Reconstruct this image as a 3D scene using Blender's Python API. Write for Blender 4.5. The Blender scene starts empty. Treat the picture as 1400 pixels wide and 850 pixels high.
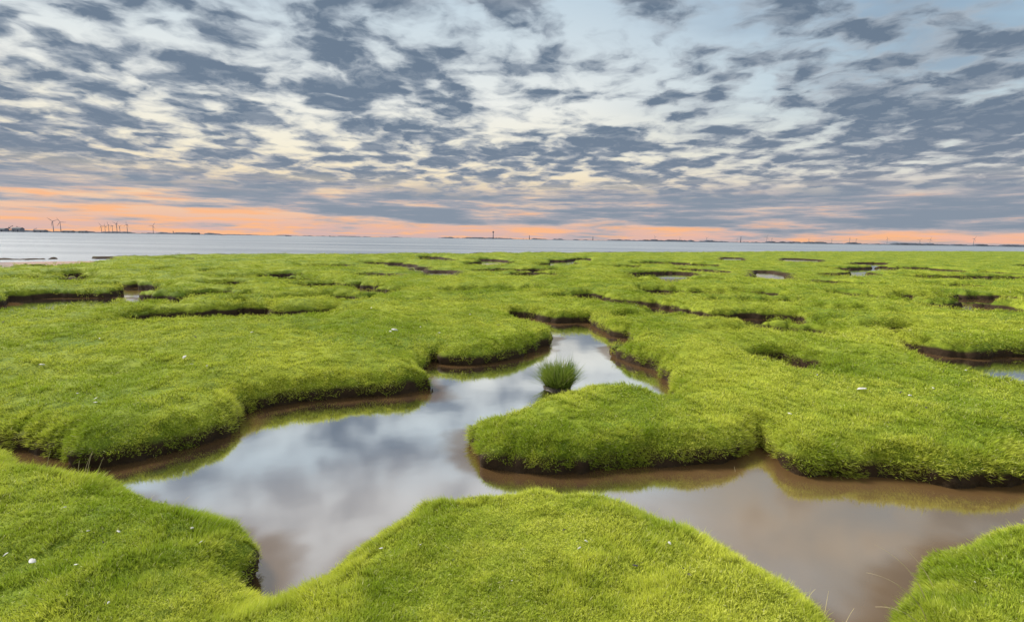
import bpy, math, random
import numpy as np
from mathutils import Vector, Matrix, Euler

random.seed(7)
rng = np.random.default_rng(11)
scene = bpy.context.scene
scene.view_settings.view_transform = 'Standard'
scene.view_settings.look = 'None'
scene.view_settings.exposure = 0
COL = scene.collection

# ------------------------------------------------------------------ camera
CAM_Z = 1.75
PITCH = math.radians(7.97)
ROLL = math.radians(0.86)
fwd = Vector((0, math.cos(PITCH), -math.sin(PITCH)))
up0 = Vector((0, math.sin(PITCH), math.cos(PITCH)))
right = Vector((1, 0, 0)) * math.cos(ROLL) + up0 * math.sin(ROLL)
up = up0 * math.cos(ROLL) - Vector((1, 0, 0)) * math.sin(ROLL)
cam_data = bpy.data.cameras.new("camera")
cam_data.sensor_width = 36
cam_data.lens = 18
cam_data.clip_start = 0.05
cam_data.clip_end = 90000
cam = bpy.data.objects.new("camera", cam_data)
m = Matrix.Identity(4)
for i in range(3):
    m[i][0] = right[i]; m[i][1] = up[i]; m[i][2] = -fwd[i]
m[0][3] = 0; m[1][3] = 0; m[2][3] = CAM_Z
cam.matrix_world = m
COL.objects.link(cam)
scene.camera = cam

TOP = 0.27

def pixel_to_ground(u, v, z):
    """image pixel cast through the camera onto the plane at height z"""
    d = fwd + right * ((u - 700) / 700.0) + up * ((425 - v) / 700.0)
    t = (z - CAM_Z) / d.z
    return np.array([d.x * t, d.y * t])

def W(u, v):
    return pixel_to_ground(u, v, 0.0)

def T(u, v, off=0.06):
    p = pixel_to_ground(u, v, TOP + 0.01)
    return p + p / np.linalg.norm(p) * off

# ------------------------------------------------------------------ helpers
def srgb(r, g, b):
    o = []
    for c in (r, g, b):
        c /= 255.0
        o.append(c / 12.92 if c <= 0.04045 else ((c + 0.055) / 1.055) ** 2.4)
    return (*o, 1.0)

_tab = [rng.random((256, 256)) for _ in range(8)]
def vnoise(x, y, k=0):
    ix = np.floor(x).astype(np.int64); iy = np.floor(y).astype(np.int64)
    fx = x - ix; fy = y - iy
    fx = fx * fx * (3 - 2 * fx); fy = fy * fy * (3 - 2 * fy)
    t = _tab[k % 8]
    a = t[ix & 255, iy & 255]; b = t[(ix + 1) & 255, iy & 255]
    c = t[ix & 255, (iy + 1) & 255]; d = t[(ix + 1) & 255, (iy + 1) & 255]
    return (a * (1 - fx) + b * fx) * (1 - fy) + (c * (1 - fx) + d * fx) * fy * 1.0 - 0.5

def chaikin(P, closed, n=2):
    P = np.array(P)
    for _ in range(n):
        if closed:
            Q = np.roll(P, -1, 0)
            P = np.stack([P * .75 + Q * .25, P * .25 + Q * .75], 1).reshape(-1, 2)
        else:
            A = P[:-1]; B = P[1:]
            R = np.stack([A * .75 + B * .25, A * .25 + B * .75], 1).reshape(-1, 2)
            P = np.vstack([P[:1], R, P[-1:]])
    return P

CAP = 1.5
def sdf_poly(X, Y, P, s, cap=CAP):
    mn = P.min(0) - cap; mx = P.max(0) + cap
    idx = np.nonzero((X > mn[0]) & (X < mx[0]) & (Y > mn[1]) & (Y < mx[1]))[0]
    if len(idx) == 0: return
    x = X[idx]; y = Y[idx]
    d = np.full(len(idx), 1e9); ins = np.zeros(len(idx), bool)
    n = len(P)
    for i in range(n):
        ax, ay = P[i]; bx, by = P[(i + 1) % n]
        ex, ey = bx - ax, by - ay
        L = ex * ex + ey * ey
        if L < 1e-12: continue
        wx = x - ax; wy = y - ay
        t = np.clip((wx * ex + wy * ey) / L, 0, 1)
        d = np.minimum(d, (wx - t * ex) ** 2 + (wy - t * ey) ** 2)
        if ay != by:
            c = ((ay > y) != (by > y)) & (x < ex * (y - ay) / ey + ax)
            ins ^= c
    d = np.sqrt(d)
    d[ins] *= -1
    s[idx] = np.minimum(s[idx], d)

def sdf_line(X, Y, P, w, s, cap=CAP):
    """P polyline, w half width per vertex"""
    for i in range(len(P) - 1):
        a = P[i]; b = P[i + 1]
        R = cap + max(w[i], w[i + 1])
        mn = np.minimum(a, b) - R; mx = np.maximum(a, b) + R
        idx = np.nonzero((X > mn[0]) & (X < mx[0]) & (Y > mn[1]) & (Y < mx[1]))[0]
        if len(idx) == 0: continue
        e = b - a; L = e @ e
        wx = X[idx] - a[0]; wy = Y[idx] - a[1]
        t = np.clip((wx * e[0] + wy * e[1]) / max(L, 1e-9), 0, 1)
        d = np.sqrt((wx - t * e[0]) ** 2 + (wy - t * e[1]) ** 2) - (w[i] * (1 - t) + w[i + 1] * t)
        s[idx] = np.minimum(s[idx], d)

# ------------------------------------------------------------------ marsh layout
main = [W(-250, 578), W(-120, 586), W(0, 600), W(60, 622), W(130, 638), W(180, 630), W(245, 614), W(300, 598), W(326, 582),
        W(324, 565), W(400, 550), W(480, 542), W(560, 539), W(593, 529), T(598, 512, .05), T(590, 501), T(566, 492),
        W(575, 492), W(620, 499), W(680, 493), W(722, 486), W(755, 471), W(757, 458), W(750, 446), W(770, 441), W(795, 440), W(816, 444),
        W(824, 453), W(838, 459), W(866, 463), T(862, 468, 0), W(838, 474), W(838, 484), W(868, 497), W(905, 508), W(922, 519), W(925, 528), T(918, 538, .05), T(885, 527), T(850, 517),
        T(805, 520), T(765, 530), T(735, 541), T(690, 554), T(662, 566), W(642, 594), W(646, 616), W(668, 637),
        W(720, 646), W(790, 645), W(860, 639), W(950, 634), W(1000, 629), W(1020, 612), W(1042, 610), W(1062, 625), W(1080, 644),
        W(1130, 652), W(1220, 657), W(1300, 665), W(1370, 662), W(1400, 653), W(1480, 630), W(1620, 622),
        T(1620, 692), T(1480, 697), T(1400, 702), T(1322, 711), T(1304, 724), T(1280, 748), T(1256, 788, .0), T(1256, 818, .0), T(1252, 860, 0), T(1252, 900, 0),
        T(1198, 900), T(1160, 840), T(1122, 804), T(1074, 778), T(1016, 746), T(974, 721), T(946, 705), T(900, 693), T(862, 677), T(828, 667),
        T(795, 661), T(745, 659), T(690, 659), T(640, 663), T(575, 679), T(522, 702), T(490, 728), T(466, 753), T(430, 779), T(380, 793), T(345, 804),
        W(325, 818), W(345, 800), W(358, 770), W(352, 752), T(345, 720, .04), T(302, 699), T(288, 685), T(225, 672), T(180, 650), T(100, 636), T(35, 620), T(0, 600), T(-120, 586), T(-250, 580)]
main = chaikin(main, True, 2)
side = [W(1205, 460), W(1240, 478), W(1290, 488), W(1345, 490), W(1400, 487), W(1500, 492), W(1600, 500), T(1600, 535), T(1500, 530), T(1400, 519), T(1345, 509), T(1290, 494), T(1240, 476)]
side = chaikin(side, True, 2)

# hollows: near rim image pixels + width factor
hollows = [
    ([(198, 431), (250, 434), (300, 431), (320, 427), (340, 431), (380, 432), (458, 424)], 1.0),
    ([(-60, 427), (0, 424), (50, 421), (78, 417)], 1.1),
    ([(38, 401), (100, 402), (160, 402), (200, 406), (240, 406), (285, 401)], .7),
    ([(398, 405), (430, 406), (474, 404)], .8),
    ([(665, 368), (690, 367), (725, 368), (755, 366)], .6),
    ([(865, 374), (900, 375), (932, 371)], .9), ([(878, 395), (920, 396), (980, 399)], .6),
    ([(705, 424), (735, 432), (765, 441), (795, 444)], .75),
    ([(800, 408), (850, 411), (905, 418), (940, 429), (1000, 432), (1050, 431), (1080, 430)], .75),
    ([(1115, 382), (1150, 385), (1200, 388)], .7),
    ([(1140, 398), (1185, 404), (1235, 408)], .7), ([(1293, 420), (1330, 422), (1372, 420)], 1.0),
    ([(1310, 405), (1400, 408), (1500, 410)], .8), ([(1036, 442), (1075, 450), (1105, 453), (1126, 450)], .75),
    ([(1058, 484), (1075, 490), (1098, 487)], .85), ([(1100, 500), (1130, 506), (1155, 511)], .4),
    ([(1110, 420), (1180, 425), (1255, 428)], .65),
    ([(840, 385), (870, 388)], .5), ([(1155, 405), (1180, 407)], 1.0),
    ([(450, 385), (520, 387)], .4), ([(250, 375), (330, 377), (370, 375)], .4), ([(100, 378), (160, 379)], .4),
    ([(640, 392), (700, 394), (740, 392)], .4), ([(330, 362), (420, 363)], .5), ([(930, 362), (980, 363)], .4),
    ([(1180, 362), (1260, 364)], .5), ([(1240, 375), (1330, 378), (1400, 377)], .6), ([(740, 355), (860, 356)], .4),
    ([(760, 382), (820, 383)], .45), ([(1290, 447), (1345, 450)], .4), ([(846, 431), (870, 427), (900, 429)], .4),
    ([(1160, 440), (1210, 446), (1250, 444)], .45), ([(560, 410), (620, 413), (660, 410)], .35), ([(980, 408), (1040, 412), (1085, 408)], .6),
    ([(1230, 395), (1290, 398)], .5), ([(505, 371), (540, 372)], .5), ([(1010, 394), (1055, 397)], .5), ([(1090, 438), (1140, 434)], .4),
    ([(940, 445), (985, 449), (1010, 446)], .35), ([(110, 438), (150, 440)], .35), ([(400, 450), (440, 452)], .2)]
hr = random.Random(9)
for _ in range(90):
    v_ = 352 + 60 * hr.random() ** 1.3; u_ = hr.uniform(-40, 1440); L_ = hr.uniform(8, 26); sk = hr.uniform(-3, 3)
    hor = 327 + .015 * (u_ - 700)
    pr = [(u_ - L_, v_ - sk), (u_ - L_ * .3, v_ + hr.uniform(-2, 2.5)), (u_ + L_ * .3, v_ + hr.uniform(-2, 2.5)), (u_ + L_, v_ + sk)]; kk = hr.uniform(.25, .55)
    if v_ - hor < 22: continue
    if abs(v_ - 375) < 14 and (abs(u_ - 602) < 80 or abs(u_ - 1052) < 80): continue
    hollows.append((pr, kk))
# open pools with low banks: rim image pixel, half breadth in image pixels, open water depth factor
pools = [(602, 377, 20, 4), (1045, 379, 14, 6), (1060, 381, 14, 5), (1000, 356, 13, 2.5), (1085, 357, 14, 2), (1105, 358, 14, 2), (5, 361, 22, 4), (572, 371, 9, 2)]
lines = []; plines = []
for pts, k in hollows:
    P = []; w = []
    for (u, v) in pts:
        p = pixel_to_ground(u, v, TOP + 0.02)
        r = np.linalg.norm(p)
        wd = min(max(0.165 * r, 0.5), 7.0) * k
        P.append(p + p / r * (wd / 2 + 0.05)); w.append(wd / 2)
    P = np.array(P); w = np.array(w)
    w[0] *= .35; w[-1] *= .35
    n = len(P)
    Pn = chaikin(P, False, 2)
    tt = np.linspace(0, 1, len(Pn)); wn = np.interp(tt, np.linspace(0, 1, n), w)
    lines.append((Pn, wn))
for u, v, half, k in pools:
    p = pixel_to_ground(u, v, .12); r = np.linalg.norm(p); dn = p / r
    wd = .10 * r + k * r * r / 1120; hw = half * p[1] / 700
    P = np.array([p + dn * min(hw, wd / 2), p + dn * max(wd - hw, wd / 2 + .01)]); w = np.array([hw, hw])
    lines.append((P, w)); plines.append((P, w))

shore = [pixel_to_ground(u, v, 0.2) for u, v in [(-500, 364), (-200, 356), (0, 350.5), (150, 349.5), (400, 348), (700, 346), (900, 345), (1100, 343.8), (1300, 343.6), (1400, 343.9), (1700, 346)]]
shore = [shore[0] + np.array([-80, -60])] + shore + [shore[-1] + np.array([900, 350])]
shore = np.array(shore)
sea_poly = np.vstack([chaikin(shore, False, 2), [[3000, 3000], [-3000, 3000], [-3000, shore[0][1]]]])

def field(X, Y):
    X = np.asarray(X, float); Y = np.asarray(Y, float)
    R = np.hypot(X, Y)
    a = np.clip(R * 0.012, 0.024, 0.2)
    wx = X + a * vnoise(X * 4, Y * 4, 1) * 1.6 + 0.05 * vnoise(X * 13, Y * 13, 2) + a * 1.5 * vnoise(X * 1.4, Y * 1.4, 5)
    wy = Y + a * vnoise(X * 4, Y * 4, 3) * 1.6 + 0.05 * vnoise(X * 13, Y * 13, 4) + a * 1.5 * vnoise(X * 1.4, Y * 1.4, 6)
    s = np.full(X.shape, CAP)
    sdf_poly(wx, wy, main, s); sdf_poly(wx, wy, side, s)
    for P, w in lines:
        sdf_line(wx, wy, P, w, s)
    sp = np.full(X.shape, 25.0)
    for P, w in plines:
        sdf_line(X, Y, P, w, sp, 25.0)
    low = 1 - .62 * np.exp(-np.maximum(sp, 0) / (.10 * R + .8)) * (sp < 24.9)
    ss = np.full(X.shape, 6.0)
    sdf_poly(X + 1.2 * vnoise(X * .3, Y * .3, 1) + vnoise(X, Y, 3), Y + 1.2 * vnoise(X * .3, Y * .3, 2) + vnoise(X, Y, 4), sea_poly, ss, 6.0)
    s2 = np.minimum(s, ss)
    far = np.clip((R - 4) / 14, 0, 1); near = np.clip((R - 2.2) / 1.6, .35, 1)
    und = near * (0.03 * vnoise(X * .45, Y * .45, 1) + 0.05 * vnoise(X * 1.1, Y * 1.1, 2) + 0.055 * vnoise(X * 2.4, Y * 2.4, 3)) \
        + far * 0.07 * vnoise(X * .22, Y * .22, 4) + far * 0.12 * vnoise(X * .6, Y * .6, 6) + far * .10 * vnoise(X * 1.5, Y * 1.5, 7)
    fine = 0.036 * vnoise(X * 5.5, Y * 5.5, 5) + 0.020 * vnoise(X * 13, Y * 13, 6)
    kl = 0.068 - .022 * np.clip((R - 6) / 4, 0, 1)
    k = 1 - np.exp(-np.maximum(s2, 0) / kl)
    k2 = 0.72 + 0.28 * (1 - np.exp(-np.maximum(s2, 0) / 0.2))
    z = np.where(s2 > 0, (TOP + .01 + und * np.clip(s2 / .5, .2, 1)) * k * k2 * low + fine * k, np.maximum(s2 * 2.0, -0.3))
    return s2, ss, z

# ------------------------------------------------------------------ terrain mesh
def seq(a, b, q):
    n = int(math.log(b / a) / math.log(q)); return a * q ** np.arange(n)
rows = np.concatenate([seq(.25, 1.2, 1.03), seq(1.2, 16, 1.0048), seq(16, 80, 1.007), seq(80, 700, 1.03)])
th = np.radians(np.linspace(-78, 78, 1000))
RR, TH = np.meshgrid(rows, th, indexing='ij')
GX = RR * np.sin(TH); GY = RR * np.cos(TH)
S, SS, Z = field(GX.ravel(), GY.ravel())
nr, nc = RR.shape
def gradxy(G):
    dr = np.gradient(G, axis=0) / np.gradient(RR, axis=0)
    dt = np.gradient(G, axis=1) / (np.gradient(TH, axis=1) * RR)
    return dr * np.sin(TH) + dt * np.cos(TH), dr * np.cos(TH) - dt * np.sin(TH)
# overhanging turf lip: push the upper bank out over the water
Sg = S.reshape(nr, nc); SSg = SS.reshape(nr, nc); Zg = Z.reshape(nr, nc)
sx_, sy_ = gradxy(Sg); sn = np.maximum(np.hypot(sx_, sy_), 1e-6); sx_ /= sn; sy_ /= sn
lipn = 1 + 1.6 * vnoise(GX * 3.5, GY * 3.5, 2)
lip = 0.065 * lipn * np.clip(Zg / 0.10, 0, 1) ** 1.3 * np.exp(-np.maximum(Sg, 0) / 0.15) * (RR < 30)
PX = GX - sx_ * lip; PY = GY - sy_ * lip
co = np.stack([PX.ravel(), PY.ravel(), Z], 1).astype(np.float32)

def mesh_np(name, co, quads):
    me = bpy.data.meshes.new(name)
    me.vertices.add(len(co)); me.vertices.foreach_set("co", co.ravel())
    k = quads.shape[1]
    me.loops.add(quads.size); me.loops.foreach_set("vertex_index", quads.ravel().astype(np.int32))
    me.polygons.add(len(quads)); me.polygons.foreach_set("loop_start", (np.arange(len(quads)) * k).astype(np.int32))
    me.update(calc_edges=True)
    return me

i0 = (np.arange(nr - 1)[:, None] * nc + np.arange(nc - 1)[None, :]).ravel()
quads = np.stack([i0, i0 + 1, i0 + nc + 1, i0 + nc], 1)[:, ::-1]
me = mesh_np("salt_marsh_ground", co, quads)
me.polygons.foreach_set("use_smooth", np.ones(len(quads), bool))
at = me.attributes.new("bank", 'FLOAT', 'POINT'); at.data.foreach_set("value", S.astype(np.float32))
at = me.attributes.new("shore", 'FLOAT', 'POINT'); at.data.foreach_set("value", SS.astype(np.float32))
ground = bpy.data.objects.new("salt_marsh_ground", me); COL.objects.link(ground)
ground["kind"] = "structure"; ground["label"] = "grassy salt marsh ground cut by winding muddy creeks"; ground["category"] = "ground"

# ------------------------------------------------------------------ node helper
class NT:
    def __init__(s, tree): s.t = tree; tree.nodes.clear()
    def n(s, typ, _in=None, **kw):
        nd = s.t.nodes.new(typ)
        for k, v in kw.items(): setattr(nd, k, v)
        if _in:
            for k, v in _in.items():
                sock = nd.inputs[k]
                if isinstance(v, bpy.types.NodeSocket): s.t.links.new(v, sock)
                else: sock.default_value = v
        return nd
    def math(s, op, a, b=0.0, c=None, clamp=False):
        d = {0: a, 1: b}
        if c is not None: d[2] = c
        return s.n('ShaderNodeMath', d, operation=op, use_clamp=clamp).outputs[0]
    def mapr(s, v, a, b, c=0.0, d=1.0, smooth=True):
        return s.n('ShaderNodeMapRange', {0: v, 1: a, 2: b, 3: c, 4: d}, interpolation_type='SMOOTHSTEP' if smooth else 'LINEAR').outputs[0]
    def mix(s, f, a, b, mode='MIX'):
        nd = s.n('ShaderNodeMix', data_type='RGBA', blend_type=mode)
        for sock, v in ((nd.inputs[0], f), (nd.inputs[6], a), (nd.inputs[7], b)):
            if isinstance(v, bpy.types.NodeSocket): s.t.links.new(v, sock)
            else: sock.default_value = v
        return nd.outputs[2]
    def noise(s, vec, scale, detail=2.0, rough=0.5, dist=0.0):
        return s.n('ShaderNodeTexNoise', {'Vector': vec, 'Scale': scale, 'Detail': detail, 'Roughness': rough, 'Distortion': dist})
    def ramp(s, f, stops):
        nd = s.n('ShaderNodeValToRGB', {0: f}); e = nd.color_ramp.elements
        while len(e) > 1: e.remove(e[-1])
        e[0].position = stops[0][0]; e[0].color = stops[0][1]
        for p, c in stops[1:]:
            q = e.new(p); q.color = c
        return nd.outputs[0]
    def comb(s, x, y, z): return s.n('ShaderNodeCombineXYZ', {0: x, 1: y, 2: z}).outputs[0]

def mat_new(name):
    mt = bpy.data.materials.new(name); mt.use_nodes = True
    return mt, NT(mt.node_tree)

def simple_mat(name, col, rough=0.7, var=0.2, scale=5.0, metal=0.0):
    mt, N = mat_new(name)
    tc = N.n('ShaderNodeTexCoord').outputs['Object']
    nz = N.noise(tc, scale, 4).outputs[0]
    f = N.mapr(nz, .3, .7)
    a = tuple(c * (1 - var) for c in col[:3]) + (1,); b = tuple(min(c * (1 + var), 1) for c in col[:3]) + (1,)
    c = N.mix(f, a, b)
    p = N.n('ShaderNodeBsdfPrincipled', {'Base Color': c, 'Roughness': rough, 'Metallic': metal})
    o = N.n('ShaderNodeOutputMaterial', {0: p.outputs[0]})
    return mt

# ground material
mt, N = mat_new("marsh_turf")
geo = N.n('ShaderNodeNewGeometry'); pos = geo.outputs['Position']
pz = N.n('ShaderNodeSeparateXYZ', {0: pos}).outputs[2]
bank = N.n('ShaderNodeAttribute', attribute_name="bank").outputs['Fac']
shoreA = N.n('ShaderNodeAttribute', attribute_name="shore").outputs['Fac']
n1 = N.noise(pos, .6, 5, .6).outputs[0]; n2 = N.noise(pos, 9.0, 5, .7).outputs[0]; n3 = N.noise(pos, 3.0, 3).outputs[0]
g = N.mix(N.mapr(n1, .35, .65), (0.15, 0.22, 0.016, 1), (0.32, 0.37, 0.03, 1))
g = N.mix(N.mapr(n2, .42, .68, 0, .65), g, (0.08, 0.12, 0.012, 1))
mud = N.mix(n2, (0.018, 0.011, 0.006, 1), (0.075, 0.046, 0.024, 1))
e = N.math('ADD', pz, N.math('MULTIPLY', N.math('SUBTRACT', n3, .5), .10))
f = N.mapr(e, .09, .16)
# low turf around the open pools stays green away from the bank edge
f = N.math('MAXIMUM', f, N.mapr(bank, .25, .6))
c = N.mix(f, mud, g)
fs = N.mapr(N.math('ADD', shoreA, N.math('MULTIPLY', N.math('SUBTRACT', n1, .5), 3.)), 0.3, 1.6)
c = N.mix(fs, mud, c)
bmp = N.n('ShaderNodeBump', {'Height': n2, 'Strength': .8, 'Distance': .04})
p = N.n('ShaderNodeBsdfPrincipled', {'Base Color': c, 'Roughness': .85, 'Specular IOR Level': .2, 'Normal': bmp.outputs[0]})
N.n('ShaderNodeOutputMaterial', {0: p.outputs[0]})
me.materials.append(mt)

# ------------------------------------------------------------------ water
def poly_obj(name, pts, z):
    me = bpy.data.meshes.new(name)
    me.from_pydata([(p[0], p[1], z) for p in pts], [], [list(range(len(pts)))]); me.update()
    ob = bpy.data.objects.new(name, me); COL.objects.link(ob); return ob
seam = shore + np.array([2.2, -3.2])
# creek water: fine sheet near the creeks (stores distance to the bank), wide sheet further out
kr = int(np.searchsorted(rows, 18)); ri = np.arange(0, kr, 2); ci = np.arange(0, nc, 3)
ci = np.append(ci, nc - 1) if ci[-1] != nc - 1 else ci
wxg = GX[np.ix_(ri, ci)]; wyg = GY[np.ix_(ri, ci)]; wsg = Sg[np.ix_(ri, ci)]
a_, b_ = wxg.shape
wco = [(float(p), float(q), 0.0) for p, q in zip(wxg.ravel(), wyg.ravel())]
wf = [(i * b_ + j, (i + 1) * b_ + j, (i + 1) * b_ + j + 1, i * b_ + j + 1) for i in range(a_ - 1) for j in range(b_ - 1)]
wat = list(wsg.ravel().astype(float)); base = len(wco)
outer = [(-200, -4), (-200, float(seam[0][1]))] + [(float(p[0]), float(p[1])) for p in seam] + [(float(seam[-1][0]), -4)]
wco += [(p[0], p[1], 0.0) for p in outer]; wat += [-3.0] * len(outer)
wf.append(tuple(range(base, base + len(outer))) + (b_ - 1,) + tuple((a_ - 1) * b_ + j for j in range(b_ - 1, -1, -1)) + (0,))
cme = bpy.data.meshes.new("creek_water"); cme.from_pydata(wco, [], wf); cme.update()
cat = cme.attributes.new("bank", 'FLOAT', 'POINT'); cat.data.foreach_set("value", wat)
import bmesh
bm = bmesh.new(); bm.from_mesh(cme)
for f_ in bm.faces:
    if f_.normal.z < 0: f_.normal_flip()
bm.to_mesh(cme); bm.free()
creek = bpy.data.objects.new("creek_water", cme); COL.objects.link(creek)
sea = poly_obj("sea_water", [list(p) for p in seam[::-1]] + [[-200, seam[0][1]], [-60000, seam[0][1]], [-60000, 70000], [70000, 70000], [70000, seam[-1][1]]], 0.0)
if sea.data.polygons[0].normal.z < 0: sea.data.flip_normals()
creek["kind"] = "structure"; creek["label"] = "still brown creek water reflecting the cloudy sky"; creek["category"] = "water"
sea["kind"] = "structure"; sea["label"] = "pale rippled estuary water reaching the horizon"; sea["category"] = "water"

mt, N = mat_new("creek_water")
pos = N.n('ShaderNodeNewGeometry').outputs['Position']
nn = N.noise(pos, 1.3, 3).outputs[0]
bmp = N.n('ShaderNodeBump', {'Height': nn, 'Strength': .04, 'Distance': .03})
sp_ = N.n('ShaderNodeSeparateXYZ', {0: pos}).outputs
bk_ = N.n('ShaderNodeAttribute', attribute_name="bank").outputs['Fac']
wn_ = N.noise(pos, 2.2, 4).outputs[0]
shallow_reflection = N.mapr(N.math('ADD', bk_, N.math('MULTIPLY', N.math('SUBTRACT', wn_, .5), .16)), -.34, -.06)  # brown bank strip: silt shallows plus dark bank reflection painted into the colour
silt = N.mapr(N.math('ADD', sp_[0], N.math('MULTIPLY', N.math('SUBTRACT', N.noise(pos, .7, 4).outputs[0], .5), 2.0)), .2, 1.9)
silt = N.math('MULTIPLY', silt, N.mapr(sp_[1], 6.0, 4.2))
mc = N.mix(silt, (0.11, 0.070, 0.038, 1), (0.21, 0.13, 0.058, 1))
mc = N.mix(N.math('MULTIPLY', shallow_reflection, .8), mc, (0.105, 0.058, 0.022, 1))
fac = N.n('ShaderNodeLayerWeight', {'Blend': .5, 'Normal': bmp.outputs[0]}).outputs['Facing']
fr = N.ramp(fac, [(0, (.04,) * 3 + (1,)), (.25, (.10,) * 3 + (1,)), (.4, (.38,) * 3 + (1,)), (.50, (.66,) * 3 + (1,)), (.62, (.86,) * 3 + (1,)), (.85, (.94,) * 3 + (1,)), (1, (1, 1, 1, 1))])
fr2 = N.math('MULTIPLY', fr, N.mapr(silt, 0, 1, 1, .58))
fr2 = N.math('MULTIPLY', fr2, N.mapr(shallow_reflection, 0, 1, 1, .38))
d = N.n('ShaderNodeBsdfDiffuse', {'Color': mc})
gc = N.mix(silt, (.99, .98, .97, 1), (.95, .86, .74, 1))
gl = N.n('ShaderNodeBsdfGlossy', {'Color': gc, 'Roughness': .07, 'Normal': bmp.outputs[0]})
mx = N.n('ShaderNodeMixShader', {0: fr2, 1: d.outputs[0], 2: gl.outputs[0]})
N.n('ShaderNodeOutputMaterial', {0: mx.outputs[0]})
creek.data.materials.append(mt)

mt, N = mat_new("sea_water")
pos = N.n('ShaderNodeNewGeometry').outputs['Position']
mp = N.n('ShaderNodeMapping', {'Vector': pos, 'Scale': (.5, 1.6, 1)}).outputs[0]
nn = N.noise(mp, .8, 6, .65).outputs[0]
n4 = N.noise(N.n('ShaderNodeMapping', {'Vector': pos, 'Scale': (.01, .05, 1)}).outputs[0], 1.0, 6, .6).outputs[0]
bmp = N.n('ShaderNodeBump', {'Height': nn, 'Strength': 1.0, 'Distance': .35})
c = N.mix(N.mapr(n4, .35, .65), (0.19, 0.225, 0.27, 1), (0.37, 0.40, 0.43, 1))
p = N.n('ShaderNodeBsdfPrincipled', {'Base Color': c, 'Roughness': .3, 'IOR': 1.33, 'Normal': bmp.outputs[0]})
N.n('ShaderNodeOutputMaterial', {0: p.outputs[0]})
sea.data.materials.append(mt)

# ------------------------------------------------------------------ grass
def grass_mat(name, root, tipA, tipB, straw, strawf=.93, trans=.3):
    mt, N = mat_new(name)
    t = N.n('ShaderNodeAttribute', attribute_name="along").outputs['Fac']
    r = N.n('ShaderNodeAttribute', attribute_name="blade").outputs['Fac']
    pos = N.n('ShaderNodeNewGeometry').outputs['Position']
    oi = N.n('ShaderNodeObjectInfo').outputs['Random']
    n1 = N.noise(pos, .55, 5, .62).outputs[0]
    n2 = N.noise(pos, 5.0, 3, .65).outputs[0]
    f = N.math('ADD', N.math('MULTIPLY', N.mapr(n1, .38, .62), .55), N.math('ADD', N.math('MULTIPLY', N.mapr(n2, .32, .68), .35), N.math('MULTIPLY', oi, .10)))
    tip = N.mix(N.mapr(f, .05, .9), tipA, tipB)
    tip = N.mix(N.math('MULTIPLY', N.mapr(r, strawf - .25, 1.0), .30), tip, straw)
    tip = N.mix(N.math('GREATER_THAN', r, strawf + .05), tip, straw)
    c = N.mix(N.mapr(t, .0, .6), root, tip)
    d = N.n('ShaderNodeBsdfDiffuse', {'Color': c})
    tr = N.n('ShaderNodeBsdfTranslucent', {'Color': c})
    mx = N.n('ShaderNodeMixShader', {0: trans, 1: d.outputs[0], 2: tr.outputs[0]})
    N.n('ShaderNodeOutputMaterial', {0: mx.outputs[0]})
    return mt
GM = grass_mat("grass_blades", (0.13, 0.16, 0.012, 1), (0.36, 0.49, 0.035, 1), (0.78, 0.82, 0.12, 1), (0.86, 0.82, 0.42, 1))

def blades_mesh(name, n, rad, lmin, lmax, wid, lean, segs=2, seed=1, zbase=-.01, curl=1.0):
    r = np.random.default_rng(seed)
    V = []; F = []; A = []; B = []
    for i in range(n):
        a = r.uniform(0, 2 * math.pi); q = rad * math.sqrt(r.random())
        x, y = q * math.cos(a), q * math.sin(a)
        L = r.uniform(lmin, lmax) * (1.25 if r.random() > .92 else 1)
        da = a + r.normal(0, 1.3)
        l0 = abs(r.normal(lean * .5, lean * .4)); l1 = l0 + curl * abs(r.normal(.5, .35))
        fa = r.uniform(0, math.pi)
        wv = np.array([math.cos(fa), math.sin(fa), 0]) * wid * r.uniform(.7, 1.3) / 2
        p = np.array([x, y, zbase]); rv = r.random()
        st = len(V)
        for k in range(segs):
            w = wv * (1 - .35 * k / segs)
            V += [tuple(p - w), tuple(p + w)]; A += [k / segs] * 2; B += [rv] * 2
            ang = l0 + (l1 - l0) * (k / max(1, segs - 1)) * 1.0
            p = p + L / segs * np.array([math.sin(ang) * math.cos(da), math.sin(ang) * math.sin(da), math.cos(ang)])
            if k > 0: F.append((st + 2 * k - 2, st + 2 * k - 1, st + 2 * k + 1, st + 2 * k))
        V.append(tuple(p)); A.append(1.0); B.append(rv)
        F.append((st + 2 * segs - 2, st + 2 * segs - 1, st + 2 * segs))
    me = bpy.data.meshes.new(name); me.from_pydata(V, [], F); me.update()
    x = me.attributes.new("along", 'FLOAT', 'POINT'); x.data.foreach_set("value", A)
    x = me.attributes.new("blade", 'FLOAT', 'POINT'); x.data.foreach_set("value", B)
    return me

variants = []
for k in range(6):
    bm_ = blades_mesh("grass_clump_mesh", 50, .055, .018, .036, .0025, .9, 2, seed=20 + k, zbase=-.004)
    bm_.materials.append(GM)
    variants.append(bpy.data.objects.new("grass_clump_source", bm_))

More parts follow.
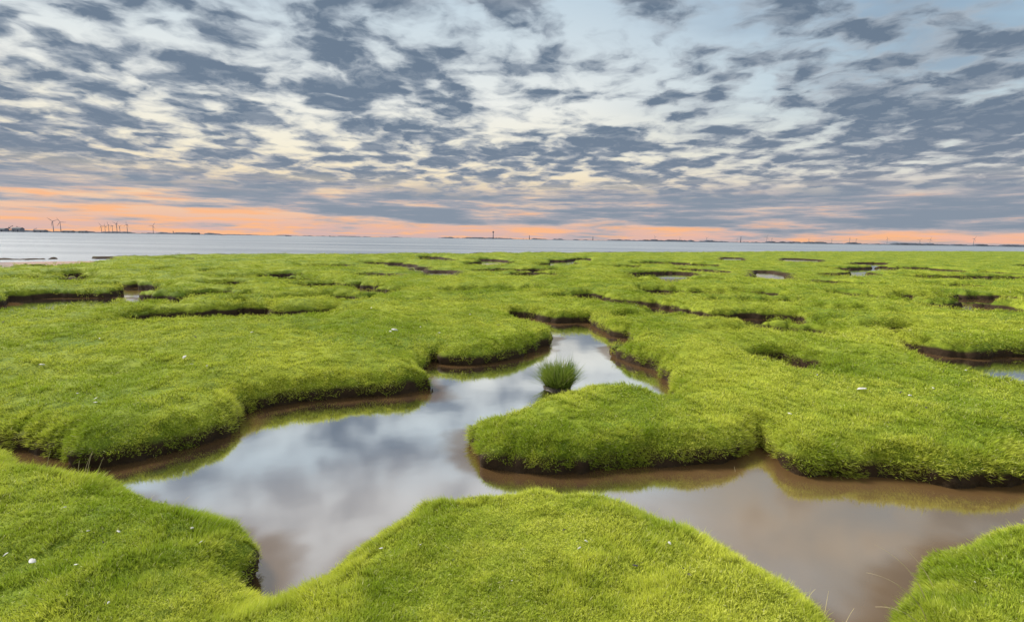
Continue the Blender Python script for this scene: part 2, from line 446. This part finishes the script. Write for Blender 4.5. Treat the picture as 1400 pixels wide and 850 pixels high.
gzx, gzy = gradxy(Zg); NX = -gzx; NY = -gzy
lr = np.log(rows)
def sample(N_, r0, r1, tmax=58):
    l = rng.uniform(math.log(r0), math.log(r1), N_); t = rng.uniform(-math.radians(tmax), math.radians(tmax), N_)
    fi = np.interp(l, lr, np.arange(nr)); fj = (t - th[0]) / (th[1] - th[0])
    i = np.clip(fi.astype(int), 0, nr - 2); j = np.clip(fj.astype(int), 0, nc - 2); a = fi - i; b = fj - j
    def bl(G): return (G[i, j] * (1 - a) + G[i + 1, j] * a) * (1 - b) + (G[i, j + 1] * (1 - a) + G[i + 1, j + 1] * a) * b
    r = np.exp(l)
    return r, bl(PX), bl(PY), bl(Zg), bl(Sg), bl(SSg), bl(NX), bl(NY)

def pack(r, x, y, z, s, ss, nx, ny, edge=False):
    zmin = .05 + .13 * vnoise(x * 4, y * 4, 3) + .11 * np.clip((r - 5) / 8, 0, 1)
    k = ((z > zmin) | (s > .4)) & (ss > .5 + 1.2 * rng.random(len(s))) & (s > 0.004)
    if edge: k &= (s < .20)
    else: k &= (s > .04 + np.clip(r * .004, 0, .2))
    r, x, y, z, s, nx, ny = [q[k] for q in (r, x, y, z, s, nx, ny)]
    n = len(r)
    g = 0.9 if edge else .4
    lx = .35 * vnoise(x * 1.7, y * 1.7, 1) + .8 * vnoise(x * 5, y * 5, 2); ly = .35 * vnoise(x * 1.7, y * 1.7, 3) + .8 * vnoise(x * 5, y * 5, 4)
    nl = np.hypot(nx, ny); lim = np.minimum(1, 1.8 / np.maximum(nl, 1e-6))
    v = np.stack([nx * lim * g + lx + rng.normal(0, .15, n), ny * lim * g + ly + rng.normal(0, .15, n), np.ones(n) * (.5 if edge else 1)], 1)
    v /= np.linalg.norm(v, axis=1)[:, None]
    ph = rng.uniform(0, 2 * np.pi, n)
    h = np.stack([np.cos(ph), np.sin(ph), np.zeros(n)], 1)
    X = h - v * (h * v).sum(1)[:, None]; X /= np.linalg.norm(X, axis=1)[:, None]
    Y = np.cross(v, X)
    b = np.arcsin(np.clip(-X[:, 2], -1, 1)); a = np.arctan2(Y[:, 2], v[:, 2]); c = np.arctan2(X[:, 1], X[:, 0])
    sx = np.clip((r / 3.0), .85, 9) ** .72 * rng.uniform(.8, 1.25, n) * (.72 if edge else 1)
    tuft = 1 + 1.2 * vnoise(x * 3, y * 3, 7) + 1.0 * vnoise(x * 9, y * 9, 5)
    sz = np.clip(r / 3.0, 1, 40) ** .25 * rng.uniform(.75, 1.25, n) * tuft * (1.7 if edge else 1.0)
    sz = np.clip(sz, .5, 2.6 if edge else 2.0)
    return np.stack([x, y, z], 1), np.stack([a, b, c], 1), np.stack([sx, sx, sz], 1)
A1 = pack(*sample(100000, .9, 260))
A2 = pack(*sample(150000, 1.2, 40), edge=True)
PP = np.vstack([A1[0], A2[0]]); RO = np.vstack([A1[1], A2[1]]); SC = np.vstack([A1[2], A2[2]])
print("grass clumps", len(A1[0]), len(A2[0]))
gm = bpy.data.meshes.new("marsh_grass"); gm.vertices.add(len(PP)); gm.vertices.foreach_set("co", PP.astype(np.float32).ravel())
a = gm.attributes.new("rot", 'FLOAT_VECTOR', 'POINT'); a.data.foreach_set("vector", RO.astype(np.float32).ravel())
a = gm.attributes.new("scl", 'FLOAT_VECTOR', 'POINT'); a.data.foreach_set("vector", SC.astype(np.float32).ravel())
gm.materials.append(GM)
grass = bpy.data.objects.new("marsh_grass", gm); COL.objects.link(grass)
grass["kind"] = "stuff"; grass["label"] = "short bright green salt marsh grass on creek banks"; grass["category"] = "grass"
tree = bpy.data.node_groups.new("grass_scatter", 'GeometryNodeTree')
tree.interface.new_socket("Geometry", in_out='INPUT', socket_type='NodeSocketGeometry')
tree.interface.new_socket("Geometry", in_out='OUTPUT', socket_type='NodeSocketGeometry')
T_ = tree.nodes; Lk = tree.links
gi = T_.new('NodeGroupInput'); go = T_.new('NodeGroupOutput'); iop = T_.new('GeometryNodeInstanceOnPoints'); jn = T_.new('GeometryNodeJoinGeometry')
for v in variants:
    o = T_.new('GeometryNodeObjectInfo'); o.inputs['Object'].default_value = v; o.inputs['As Instance'].default_value = True
    Lk.new(o.outputs['Geometry'], jn.inputs[0])
na = T_.new('GeometryNodeInputNamedAttribute'); na.data_type = 'FLOAT_VECTOR'; na.inputs[0].default_value = "rot"
nb = T_.new('GeometryNodeInputNamedAttribute'); nb.data_type = 'FLOAT_VECTOR'; nb.inputs[0].default_value = "scl"
e2r = T_.new('FunctionNodeEulerToRotation')
rv = T_.new('FunctionNodeRandomValue'); rv.data_type = 'INT'
for s_ in rv.inputs:
    if s_.type == 'INT' and s_.name == 'Min': s_.default_value = 0
    if s_.type == 'INT' and s_.name == 'Max': s_.default_value = 5
rvo = [o for o in rv.outputs if o.type == 'INT'][0]
Lk.new(gi.outputs[0], iop.inputs['Points']); Lk.new(jn.outputs[0], iop.inputs['Instance'])
iop.inputs['Pick Instance'].default_value = True
Lk.new(rvo, iop.inputs['Instance Index'])
Lk.new(na.outputs[0], e2r.inputs[0]); Lk.new(e2r.outputs[0], iop.inputs['Rotation']); Lk.new(nb.outputs[0], iop.inputs['Scale'])
Lk.new(iop.outputs[0], go.inputs[0])
md = grass.modifiers.new("scatter", 'NODES'); md.node_group = tree

# ------------------------------------------------------------------ generic builders
def add_obj(name, me, parent=None, loc=(0, 0, 0), rot=(0, 0, 0)):
    ob = bpy.data.objects.new(name, me); COL.objects.link(ob); ob.location = loc; ob.rotation_euler = rot
    if parent: ob.parent = parent
    return ob
def mesh_of(name, V, F, mat=None, smooth=False):
    me = bpy.data.meshes.new(name); me.from_pydata(V, [], F); me.update()
    if mat: me.materials.append(mat)
    if smooth:
        for p in me.polygons: p.use_smooth = True
    return me
def lathe(prof, n=12):
    V = []; F = []
    for (r, z) in prof:
        for k in range(n):
            a = 2 * math.pi * k / n; V.append((r * math.cos(a), r * math.sin(a), z))
    for i in range(len(prof) - 1):
        for k in range(n):
            F.append((i * n + k, i * n + (k + 1) % n, (i + 1) * n + (k + 1) % n, (i + 1) * n + k))
    F.append(tuple(range(n))[::-1]); F.append(tuple((len(prof) - 1) * n + k for k in range(n)))
    return V, F
def boxes(bs):
    V = []; F = []
    for (x0, y0, z0, x1, y1, z1) in bs:
        b = len(V)
        V += [(x0, y0, z0), (x1, y0, z0), (x1, y1, z0), (x0, y1, z0), (x0, y0, z1), (x1, y0, z1), (x1, y1, z1), (x0, y1, z1)]
        F += [tuple(b + q for q in f) for f in ((0, 3, 2, 1), (4, 5, 6, 7), (0, 1, 5, 4), (1, 2, 6, 5), (2, 3, 7, 6), (3, 0, 4, 7))]
    return V, F
def beam(a, b, w):
    a = Vector(a); b = Vector(b); d = (b - a).normalized(); u = d.cross(Vector((0, 1, 0.01))).normalized() * w; v = d.cross(u).normalized() * w
    V = [tuple(p + s1 * u + s2 * v) for p in (a, b) for s1, s2 in ((-1, -1), (1, -1), (1, 1), (-1, 1))]
    return V, [(0, 1, 2, 3), (7, 6, 5, 4), (0, 4, 5, 1), (1, 5, 6, 2), (2, 6, 7, 3), (3, 7, 4, 0)]
def join_vf(parts):
    V = []; F = []
    for v, f in parts:
        b = len(V); V += list(v); F += [tuple(b + q for q in ff) for ff in f]
    return V, F
def column_to_ground(u, D):
    """ground position at forward distance D for an image pixel column"""
    return (D * (u - 700) / 700.0, D)

haze = simple_mat("hazy_land", (0.075, 0.09, 0.12), .95, .25, .01)
turb = simple_mat("turbine_paint", (0.20, 0.22, 0.26), .6, .1, .1)
steel = simple_mat("weathered_steel", (0.10, 0.12, 0.16), .6, .2, .1)
wallm = simple_mat("pale_cladding", (0.24, 0.24, 0.27), .8, .15, .05)
roofm = simple_mat("dark_roofing", (0.08, 0.09, 0.11), .8, .15, .05)

# far shore ridges
def ridge(name, u0, u1, D, h, seed, label, wd=120):
    n = int(abs(u1 - u0)) + 2; V = []; F = []
    r = random.Random(seed); hh = h
    for i in range(n):
        x, y = column_to_ground(u0 + (u1 - u0) * i / (n - 1), D)
        env = min(1, i / 12, (n - 1 - i) / 12)
        hh = max(.3 * h, min(1.5 * h, hh + r.uniform(-.35, .35) * h))
        z = hh * (.25 + .75 * env)
        V += [(x, y, -1), (x, y + wd * .3, z), (x, y + wd * .7, z * .9), (x, y + wd, -1)]
    for i in range(n - 1):
        for k in range(3):
            F.append((4 * i + k, 4 * i + 4 + k, 4 * i + 5 + k, 4 * i + 1 + k))
    ob = add_obj(name, mesh_of(name, V, F, haze)); ob["kind"] = "structure"; ob["label"] = label; ob["category"] = "land"
ridge("far_shore", -200, 300, 3400, 9, 1, "low hazy dyke with trees across the estuary")
ridge("far_shore", 300, 560, 8500, 9, 6, "thin hazy coastline across the estuary")
ridge("far_shore", 598, 880, 5200, 10, 2, "low dark wooded shoreline across the estuary")
ridge("far_shore", 860, 1100, 6500, 17, 3, "low dark wooded shoreline across the estuary")
ridge("far_shore", 1080, 1650, 5600, 16, 4, "low dark wooded shoreline across the estuary")

# wind turbine
HUB = 80.0
tower_me = mesh_of("tower", *lathe([(2.6, -1), (2.4, 20), (1.9, 50), (1.5, HUB)], 12), turb, True)
nac_me = mesh_of("nacelle", *boxes([(-2.2, -4.5, -2, 2.2, 8, 2.2), (-1.6, 8, -1.4, 1.6, 9.5, 1.6)]), turb)
def rotor_mesh():
    parts = [([(0, -3.2, 0)] + [(1.9 * math.cos(a * math.pi / 4), -1.2, 1.9 * math.sin(a * math.pi / 4)) for a in range(8)] + [(1.9 * math.cos(a * math.pi / 4), 1.2, 1.9 * math.sin(a * math.pi / 4)) for a in range(8)],
              [(0, 1 + (a + 1) % 8, 1 + a) for a in range(8)] + [(1 + a, 1 + (a + 1) % 8, 9 + (a + 1) % 8, 9 + a) for a in range(8)])]
    prof = [(1.0, .8, .8), (5, 1.2, .7), (10, 2.0, .5), (22, 1.5, .35), (32, .9, .25), (38, .4, .12)]
    for k in range(3):
        a = k * 2 * math.pi / 3
        V = []; F = []
        for (rr, w, t) in prof:
            for (cx, cy) in ((-w * .6, 0), (0, -t), (w, 0), (0, t)):
                V.append((cx * math.cos(a) + rr * math.sin(a), cy, -cx * math.sin(a) + rr * math.cos(a)))
        for i in range(len(prof) - 1):
            for q in range(4): F.append((4 * i + q, 4 * i + (q + 1) % 4, 4 * i + 4 + (q + 1) % 4, 4 * i + 4 + q))
        F.append((20, 21, 22, 23)); parts.append((V, F))
    return mesh_of("rotor", *join_vf(parts), turb)
rot_me = rotor_mesh()
def turbine(u, D, sc, phase, yaw, label):
    x, y = column_to_ground(u, D)
    e = bpy.data.objects.new("wind_turbine", None); COL.objects.link(e); e.location = (x, y, 0); e.scale = (sc, sc, sc); e.rotation_euler = (0, 0, yaw); e.empty_display_size = 5
    e["label"] = label; e["category"] = "wind turbine"; e["group"] = "wind turbines along the far shore"
    t = add_obj("tower", tower_me, e); nn_ = add_obj("nacelle", nac_me, e, (0, 0, HUB + 1)); ro = add_obj("rotor", rot_me, e, (0, -6.2, HUB + 1), (0, phase, 0))
rt = random.Random(5)
for u, hp in [(78, 15), (88, 14), (143, 10), (148, 9.5), (153, 11), (158, 10), (164, 13), (168, 9.5), (178, 12), (213, 11)]:
    turbine(u, 3350, hp * 3350 / 700 / HUB, rt.uniform(0, 2), rt.uniform(-.5, .7), "grey three bladed wind turbine on the low dyke")
for u, hp in [(892, 6), (926, 5), (962, 6), (1003, 5), (1043, 8), (1050, 6), (1100, 6), (1131, 6), (1155, 8), (1164, 7), (1206, 8), (1250, 7), (1264, 8), (1323, 10), (1392, 9)]:
    turbine(u, 5500, hp * 5500 / 700 / HUB, rt.uniform(0, 2), rt.uniform(-.7, .7), "distant grey wind turbine above the wooded shore")

# harbour
def crane(u, D, sc, label, tilt=1):
    x, y = column_to_ground(u, D)
    e = bpy.data.objects.new("harbour_crane", None); COL.objects.link(e); e.location = (x, y, 3); e.scale = (sc * tilt, sc, sc)
    e["label"] = label; e["category"] = "crane"; e["group"] = "harbour cranes at the industrial quay"
    legs = join_vf([beam((-8, -8, -4), (-6, -6, 26), .9), beam((8, -8, -4), (6, -6, 26), .9), beam((-8, 8, -4), (-6, 6, 26), .9), beam((8, 8, -4), (6, 6, 26), .9), beam((-7, -7, 12), (7, -7, 12), .7), beam((-7, 7, 12), (7, 7, 12), .7)])
    add_obj("portal_frame", mesh_of("portal_frame", *legs, steel), e)
    add_obj("cabin", mesh_of("cabin", *boxes([(-7, -6, 26, 7, 6, 33), (-9, -3, 28, -7, 3, 32)]), steel), e)
    add_obj("boom", mesh_of("boom", *join_vf([beam((0, -2, 33), (38, -2, 52), .8), beam((0, 2, 33), (38, 2, 52), .8), beam((0, 0, 33), (-2, 0, 46), .8), beam((-2, 0, 46), (38, 0, 53), .4), beam((36, 0, 52), (36, 0, 30), .3)]), steel), e)
crane(18, 3300, .7, "grey harbour crane with raised boom on the quay"); crane(33, 3300, .62, "grey harbour crane with raised boom on the quay", -1)
crane(52, 3320, .45, "grey harbour crane with raised boom on the quay")
def shed(u, D, w, d, h, label):
    x, y = column_to_ground(u, D)
    e = bpy.data.objects.new("warehouse", None); COL.objects.link(e); e.location = (x, y, 2); e["label"] = label; e["category"] = "warehouse"; e["group"] = "warehouses at the industrial quay"
    bs = [(-w / 2, -d / 2, -3, w / 2, d / 2, h)]
    add_obj("wall", mesh_of("wall", *boxes(bs), wallm), e)
    V = [(-w / 2 - 1, -d / 2 - 1, h), (w / 2 + 1, -d / 2 - 1, h), (w / 2 + 1, d / 2 + 1, h), (-w / 2 - 1, d / 2 + 1, h), (-w / 2 - 1, 0, h * 1.35), (w / 2 + 1, 0, h * 1.35)]
    add_obj("roof", mesh_of("roof", V, [(0, 1, 5, 4), (2, 3, 4, 5), (0, 4, 3), (1, 2, 5), (0, 3, 2, 1)], roofm), e)
    dr = mesh_of("door", *boxes([(q - w * .06, -d / 2 - .5, -2, q + w * .06, -d / 2 - .02, h * .6) for q in (-w * .3,)]), roofm)
    add_obj("door", dr, e); dr2 = add_obj("door", dr, e, (w * .5, 0, 0))
for u, w, h in [(-20, 70, 14), (8, 60, 16), (30, 55, 20), (60, 70, 11), (98, 60, 9), (118, 40, 9), (660, 40, 7), (270, 40, 8)]:
    shed(u, 3280 if u < 400 else 5100, w, 30, h, "low industrial warehouse on the far quay")
# navigation tower
x, y = column_to_ground(673, 5000)
e = bpy.data.objects.new("radar_tower", None); COL.objects.link(e); e.location = (x, y, 0); e["label"] = "tall slim radar tower on the far shore"; e["category"] = "tower"
add_obj("shaft", mesh_of("shaft", *lathe([(5, -1), (4, 20), (3.5, 60)], 12), steel, True), e)
add_obj("platform", mesh_of("platform", *lathe([(3.5, 60), (9, 63), (9, 70), (6, 72), (2, 73)], 12), steel, True), e)
add_obj("mast", mesh_of("mast", *lathe([(1.2, 73), (.8, 88)], 8), steel), e)
# chimneys
for u, h in [(722, 40), (808, 38), (1008, 60), (240, 30)]:
    x, y = column_to_ground(u, 5150)
    e = bpy.data.objects.new("factory_chimney", None); COL.objects.link(e); e.location = (x, y, 0); e["label"] = "thin factory chimney on the hazy far shore"; e["category"] = "chimney"; e["group"] = "factory chimneys on the far shore"
    add_obj("stack", mesh_of("stack", *lathe([(4, -1), (3, h * .7), (2.6, h)], 12), steel, True), e)
    add_obj("rim", mesh_of("rim", *lathe([(3.2, h - 2), (3.4, h), (3.0, h + 1)], 12), roofm), e)
# ships
def ship(u, D, L, label):
    x, y = column_to_ground(u, D)
    e = bpy.data.objects.new("cargo_ship", None); COL.objects.link(e); e.location = (x, y, 0); e["label"] = label; e["category"] = "ship"
    b = L * .08
    P = [(-L / 2, -b * .7), (L * .36, -b), (L / 2, 0), (L * .36, b), (-L / 2, b * .7)]
    V = [(px * .95, py * .8, -1.5) for px, py in P] + [(px, py, L * .05 + (1.5 if px > L * .3 else 0)) for px, py in P]
    F = [(4, 3, 2, 1, 0), (5, 6, 7, 8, 9)] + [(i, (i + 1) % 5, 5 + (i + 1) % 5, 5 + i) for i in range(5)]
    add_obj("hull", mesh_of("hull", V, F, roofm), e)
    z = L * .05
    add_obj("deckhouse", mesh_of("deckhouse", *boxes([(-L * .46, -b * .6, z, -L * .3, b * .6, z + L * .1), (-L * .44, -b * .5, z + L * .1, -L * .34, b * .5, z + L * .13)]), wallm), e)
    add_obj("mast", mesh_of("mast", *lathe([(.5, z + L * .13), (.3, z + L * .2)], 6), steel), e)
ship(396, 2600, 32, "small dark cargo ship out on the estuary")
ship(455, 5200, 60, "small dark cargo ship out on the estuary")

# ------------------------------------------------------------------ tuft standing in creek
tw = W(763, 530)
e = bpy.data.objects.new("grass_tuft", None); COL.objects.link(e); e.location = (tw[0], tw[1], 0); e["label"] = "round dense green grass tuft standing in creek water"; e["category"] = "grass tuft"
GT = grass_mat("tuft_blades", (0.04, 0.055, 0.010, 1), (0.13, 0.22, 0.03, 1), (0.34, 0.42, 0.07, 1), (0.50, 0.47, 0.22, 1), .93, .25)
tb = blades_mesh("blades", 2600, .14, .16, .37, .0045, .75, 4, seed=3, zbase=.0, curl=.5); tb.materials.append(GT)
add_obj("blades", tb, e)
mudm = simple_mat("wet_mud", (0.045, 0.03, 0.018), .5, .3, 20)
V, F = lathe([(.17, -.1), (.165, .0), (.13, .035), (.06, .055)], 20)
V = [(x * (1 + .15 * math.sin(5 * x * 30)), y * (1 + .12 * math.sin(y * 40)), z) for x, y, z in V]
add_obj("root_mound", mesh_of("root_mound", V, F, mudm, True), e)

def height(x, y): return float(field(np.array([x]), np.array([y]))[2][0])

# dry stalks leaning over the creek
straw = simple_mat("dry_stalk", (0.48, 0.40, 0.20), .7, .2, 20)
def stalk(u, v, H, az, bend, label):
    p = pixel_to_ground(u, v, TOP); z0 = max(height(p[0], p[1]), -.05)
    V = []; n = 14
    pos_ = Vector((0, 0, 0)); rad = .0026
    F = []
    for i in range(n):
        t = i / (n - 1); a = .15 + bend * t
        r = rad * (1 - .75 * t)
        for k in range(4): V.append((pos_.x + r * math.cos(k * math.pi / 2), pos_.y + r * math.sin(k * math.pi / 2), pos_.z))
        pos_ = pos_ + Vector((math.sin(a) * math.cos(az), math.sin(a) * math.sin(az), math.cos(a))) * H / n
    for i in range(n - 1):
        for k in range(4): F.append((4 * i + k, 4 * i + (k + 1) % 4, 4 * i + 4 + (k + 1) % 4, 4 * i + 4 + k))
    ob = add_obj("dry_grass_stalk", mesh_of("dry_grass_stalk", V, F, straw), None, (p[0], p[1], z0))
    ob["label"] = label; ob["category"] = "grass stalk"; ob["group"] = "dry grass stalks on the creek banks"
for a_ in [(1272, 800, .36, 2.4, 1.3), (1274, 830, .38, 2.8, 1.5), (1286, 785, .28, 2.2, 1.0), (1274, 845, .32, 3.0, 1.7), (1150, 846, .2, .6, 1.2), (1128, 826, .2, .9, 1.0), (1100, 808, .14, .5, 1.3),
           (112, 645, .22, 1.3, .5), (118, 648, .2, 1.8, .7), (130, 650, .18, 1.1, .4), (105, 643, .16, 2.0, .6), (62, 640, .17, 1.6, .4), (1010, 600, .1, 1.5, .8), (240, 688, .14, 1.0, 1.1)]:
    stalk(*a_, "thin dry yellow grass stalk bending over the creek")

# ------------------------------------------------------------------ shells, driftwood pieces
shellm = simple_mat("bleached_shell", (0.66, 0.64, 0.60), .7, .2, 60)
darkm = simple_mat("dark_debris", (0.05, 0.045, 0.04), .8, .3, 60)
def shell_mesh(seed, L, mat):
    r = random.Random(seed); V = [(0, 0, .22 * L)]; F = []; n = 14
    asp = r.uniform(.35, .65)
    for ring, (q, h) in enumerate(((.4, .2), (.75, .12), (1.0, 0.0))):
        for k in range(n):
            a = 2 * math.pi * k / n; w = (asp + .2 * math.cos(a)) * (1 + .1 * (-1) ** k * q) * r.uniform(.85, 1.15)
            V.append((q * L * math.cos(a) * .8, q * L * math.sin(a) * w * .8, h * L * r.uniform(.6, 1.4)))
    for k in range(n): F.append((0, 1 + k, 1 + (k + 1) % n))
    for g_ in range(2):
        for k in range(n): F.append((1 + g_ * n + k, 1 + (g_ + 1) * n + k, 1 + (g_ + 1) * n + (k + 1) % n, 1 + g_ * n + (k + 1) % n))
    return mesh_of("shell", V, F, mat, True)
bits = [(540, 453, .08, 0), (534, 455, .05, 0), (1178, 531, .07, 0), (1232, 534, .03, 1), (1244, 540, .05, 0), (1388, 596, .045, 0), (44, 766, .026, 0), (868, 776, .017, 1), (942, 793, .02, 1),
        (252, 489, .05, 0), (262, 497, .03, 0), (58, 500, .04, 0), (8, 762, .014, 0), (148, 823, .010, 0), (512, 440, .05, 0), (262, 712, .013, 0),
        (1080, 560, .025, 0), (860, 470, .03, 0), (1190, 400, .06, 0), (1310, 470, .04, 0), (600, 455, .04, 0), (345, 457, .04, 0), (130, 545, .025, 0), (905, 400, .06, 0), (330, 395, .06, 0), (1160, 620, .02, 0), (990, 560, .02, 1),
        (700, 800, .006, 0), (575, 745, .007, 0), (620, 765, .009, 1), (955, 775, .007, 0), (1335, 780, .007, 0), (90, 700, .009, 0)]
br = random.Random(4)
for _ in range(70):
    v_ = 400 + 400 * br.random() ** 1.5; bits.append((br.uniform(0, 1400), v_, (.026 + .014 * br.random()) * 110 / (v_ - 320) + .003, 1 if br.random() < .25 else 0))
for i, (u, v, L, kind) in enumerate(bits):
    p = pixel_to_ground(u, v, TOP + .03); z = height(p[0], p[1])
    if z < .2: continue
    ob = add_obj("shell_fragment" if not kind else "driftwood_fragment", shell_mesh(i, L, shellm if not kind else darkm), None, (p[0], p[1], z + .03), (random.uniform(-.4, .4), random.uniform(-.4, .4), random.uniform(0, 6)))
    ob["label"] = "small bleached white shell lying on the grass" if not kind else "small dark piece of debris lying on grass"
    ob["category"] = "shell" if not kind else "debris"; ob["group"] = "shells and debris scattered over the marsh"

# ------------------------------------------------------------------ sun + sky
sd = Vector((-.80, .42, .85)).normalized()
sl = bpy.data.lights.new("sun", 'SUN'); sl.energy = 4.4; sl.angle = math.radians(12); sl.color = (1.0, .95, .86)
so = bpy.data.objects.new("sun", sl); COL.objects.link(so); so.rotation_euler = sd.to_track_quat('Z', 'Y').to_euler(); so.location = (0, 0, 20)

world = bpy.data.worlds.new("World"); scene.world = world; world.use_nodes = True
N = NT(world.node_tree)
dirv = N.n('ShaderNodeTexCoord').outputs['Generated']
sep = N.n('ShaderNodeSeparateXYZ', {0: dirv}); x, y, z = sep.outputs
zc = N.math('MAXIMUM', z, 0.0)
inv = N.math('DIVIDE', 1.0, N.math('ADD', zc, .12))
px = N.math('MULTIPLY', x, inv); py = N.math('MULTIPLY', y, inv)
vec = N.comb(px, py, 7.9)
wn = N.noise(vec, 3.0, 4, .55).outputs['Color']
wv = N.n('ShaderNodeVectorMath', {0: wn, 1: (.5, .5, .5)}, operation='SUBTRACT').outputs[0]
wv = N.n('ShaderNodeVectorMath', {0: wv, 3: .28}, operation='SCALE').outputs[0]
v2 = N.n('ShaderNodeVectorMath', {0: vec, 1: wv}, operation='ADD').outputs[0]
na_ = N.noise(v2, 6.2, 5, .52).outputs[0]
nm_ = N.noise(v2, 2.6, 3, .5).outputs[0]
nb_ = N.noise(vec, .9, 2, .5).outputs[0]
vor = N.n('ShaderNodeTexVoronoi', {'Vector': v2, 'Scale': 3.6, 'Smoothness': .6}, feature='SMOOTH_F1', voronoi_dimensions='2D').outputs['Distance']
puff = N.math('SUBTRACT', .92, vor)
c = N.math('ADD', N.math('MULTIPLY', na_, .50), N.math('MULTIPLY', nm_, .30))
c = N.math('ADD', c, N.math('MULTIPLY', puff, .20))
c = N.math('ADD', c, N.math('MULTIPLY', N.math('SUBTRACT', nb_, .5), .20))
c = N.math('ADD', c, N.mapr(z, .30, .12, .0, .03))
c = N.math('ADD', c, N.mapr(z, .38, .55, .012, -.045))
# heavier mass high on the left, broad smoother cloud on the right
lf = N.math('MULTIPLY', N.mapr(x, -.15, -.45), N.mapr(z, .15, .28))
c = N.math('ADD', c, N.math('MULTIPLY', lf, .045))
bk = N.math('MULTIPLY', N.mapr(x, .38, .62), N.math('MULTIPLY', N.mapr(z, .11, .16), N.mapr(z, .25, .18)))
c = N.math('ADD', c, N.math('MULTIPLY', bk, .10))
bk2 = N.math('MULTIPLY', N.mapr(N.noise(N.comb(px, N.math('MULTIPLY', py, 2.0), 1.0), .9, 4, .55).outputs[0], .45, .65), N.math('MULTIPLY', N.mapr(x, .1, .5), N.mapr(z, .14, .24)))
cov = N.mapr(c, .42, .58)
dark = N.mapr(c, .47, .63)
clear = N.ramp(zc, [(0, srgb(208, 180, 178)), (.018, srgb(228, 184, 168)), (.04, srgb(240, 196, 166)), (.07, srgb(242, 208, 174)), (.10, srgb(243, 224, 190)), (.15, srgb(247, 239, 216)), (.24, srgb(238, 240, 235)), (.33, srgb(212, 224, 230)), (.40, srgb(195, 213, 225)), (.47, srgb(228, 231, 234)), (1.0, srgb(215, 220, 225))])
blue = N.ramp(zc, [(0, srgb(246, 184, 158)), (.03, srgb(236, 190, 165)), (.07, srgb(222, 208, 196)), (.12, srgb(220, 224, 220)), (.25, srgb(168, 198, 217)), (.4, srgb(118, 158, 195)), (.6, srgb(170, 190, 205)), (1, srgb(165, 185, 200))])
clear = N.mix(N.mapr(x, .0, .7, 0, .9), clear, blue)
clear = N.mix(N.math('MULTIPLY', bk2, .75), clear, srgb(143, 163, 183))
edge = N.ramp(zc, [(0, srgb(165, 160, 170)), (.08, srgb(176, 175, 180)), (.2, srgb(178, 185, 192)), (.38, srgb(164, 176, 188)), (.46, srgb(208, 210, 213)), (1, srgb(198, 201, 205))])
core = N.ramp(zc, [(0, srgb(132, 140, 156)), (.08, srgb(124, 136, 153)), (.2, srgb(110, 126, 145)), (.38, srgb(106, 123, 142)), (.45, srgb(176, 180, 186)), (1, srgb(172, 176, 182))])
tex = N.mapr(N.noise(v2, 9.0, 6, .6).outputs[0], .33, .67, -.28, .28)
cl = N.mix(N.math('ADD', dark, tex, clamp=True), edge, core)
sky = N.mix(cov, clear, cl)
# low stratus bands
sv = N.comb(N.math('MULTIPLY', x, 5.5), N.math('MULTIPLY', y, 5.5), N.math('MULTIPLY', z, 62.0))
ns = N.noise(sv, 1.0, 7, .62).outputs[0]
zs = N.math('SUBTRACT', z, N.mapr(x, -.05, -.45, 0, .020))
b1 = N.math('MULTIPLY', N.mapr(zs, .012, .034), N.mapr(z, .12, .085))
b2 = N.math('ADD', N.math('MULTIPLY', N.math('SUBTRACT', b1, .40), .19), N.math('MULTIPLY', N.mapr(x, -.6, .4, -1, 1, False), .025))
sc_ = N.mapr(N.math('ADD', ns, b2), .41, .60)
lowmask = N.mapr(z, .12, .065)
lowcol = N.mix(N.mapr(N.math('ADD', ns, b2), .50, .70), srgb(178, 174, 180), srgb(134, 146, 162))
warm = N.mix(N.math('MULTIPLY', N.mapr(N.noise(sv, 1.7, 4, .6).outputs[0], .46, .62), N.mapr(z, .10, .05)), clear, srgb(250, 186, 140))
low = N.mix(sc_, warm, lowcol)
sky = N.mix(lowmask, sky, low)
nish = N.n('ShaderNodeTexSky', sky_type='NISHITA', sun_disc=False)
nish.sun_elevation = math.asin(sd.z); nish.sun_rotation = math.atan2(sd.x, sd.y)
s10 = N.n('ShaderNodeVectorMath', {0: sky, 3: 9.9}, operation='SCALE').outputs[0]
nsc = N.n('ShaderNodeVectorMath', {0: nish.outputs[0], 3: .02}, operation='SCALE').outputs[0]
tot = N.n('ShaderNodeVectorMath', {0: s10, 1: nsc}, operation='ADD').outputs[0]
bg = N.n('ShaderNodeBackground', {0: tot, 1: .1})
N.n('ShaderNodeOutputWorld', {0: bg.outputs[0]})
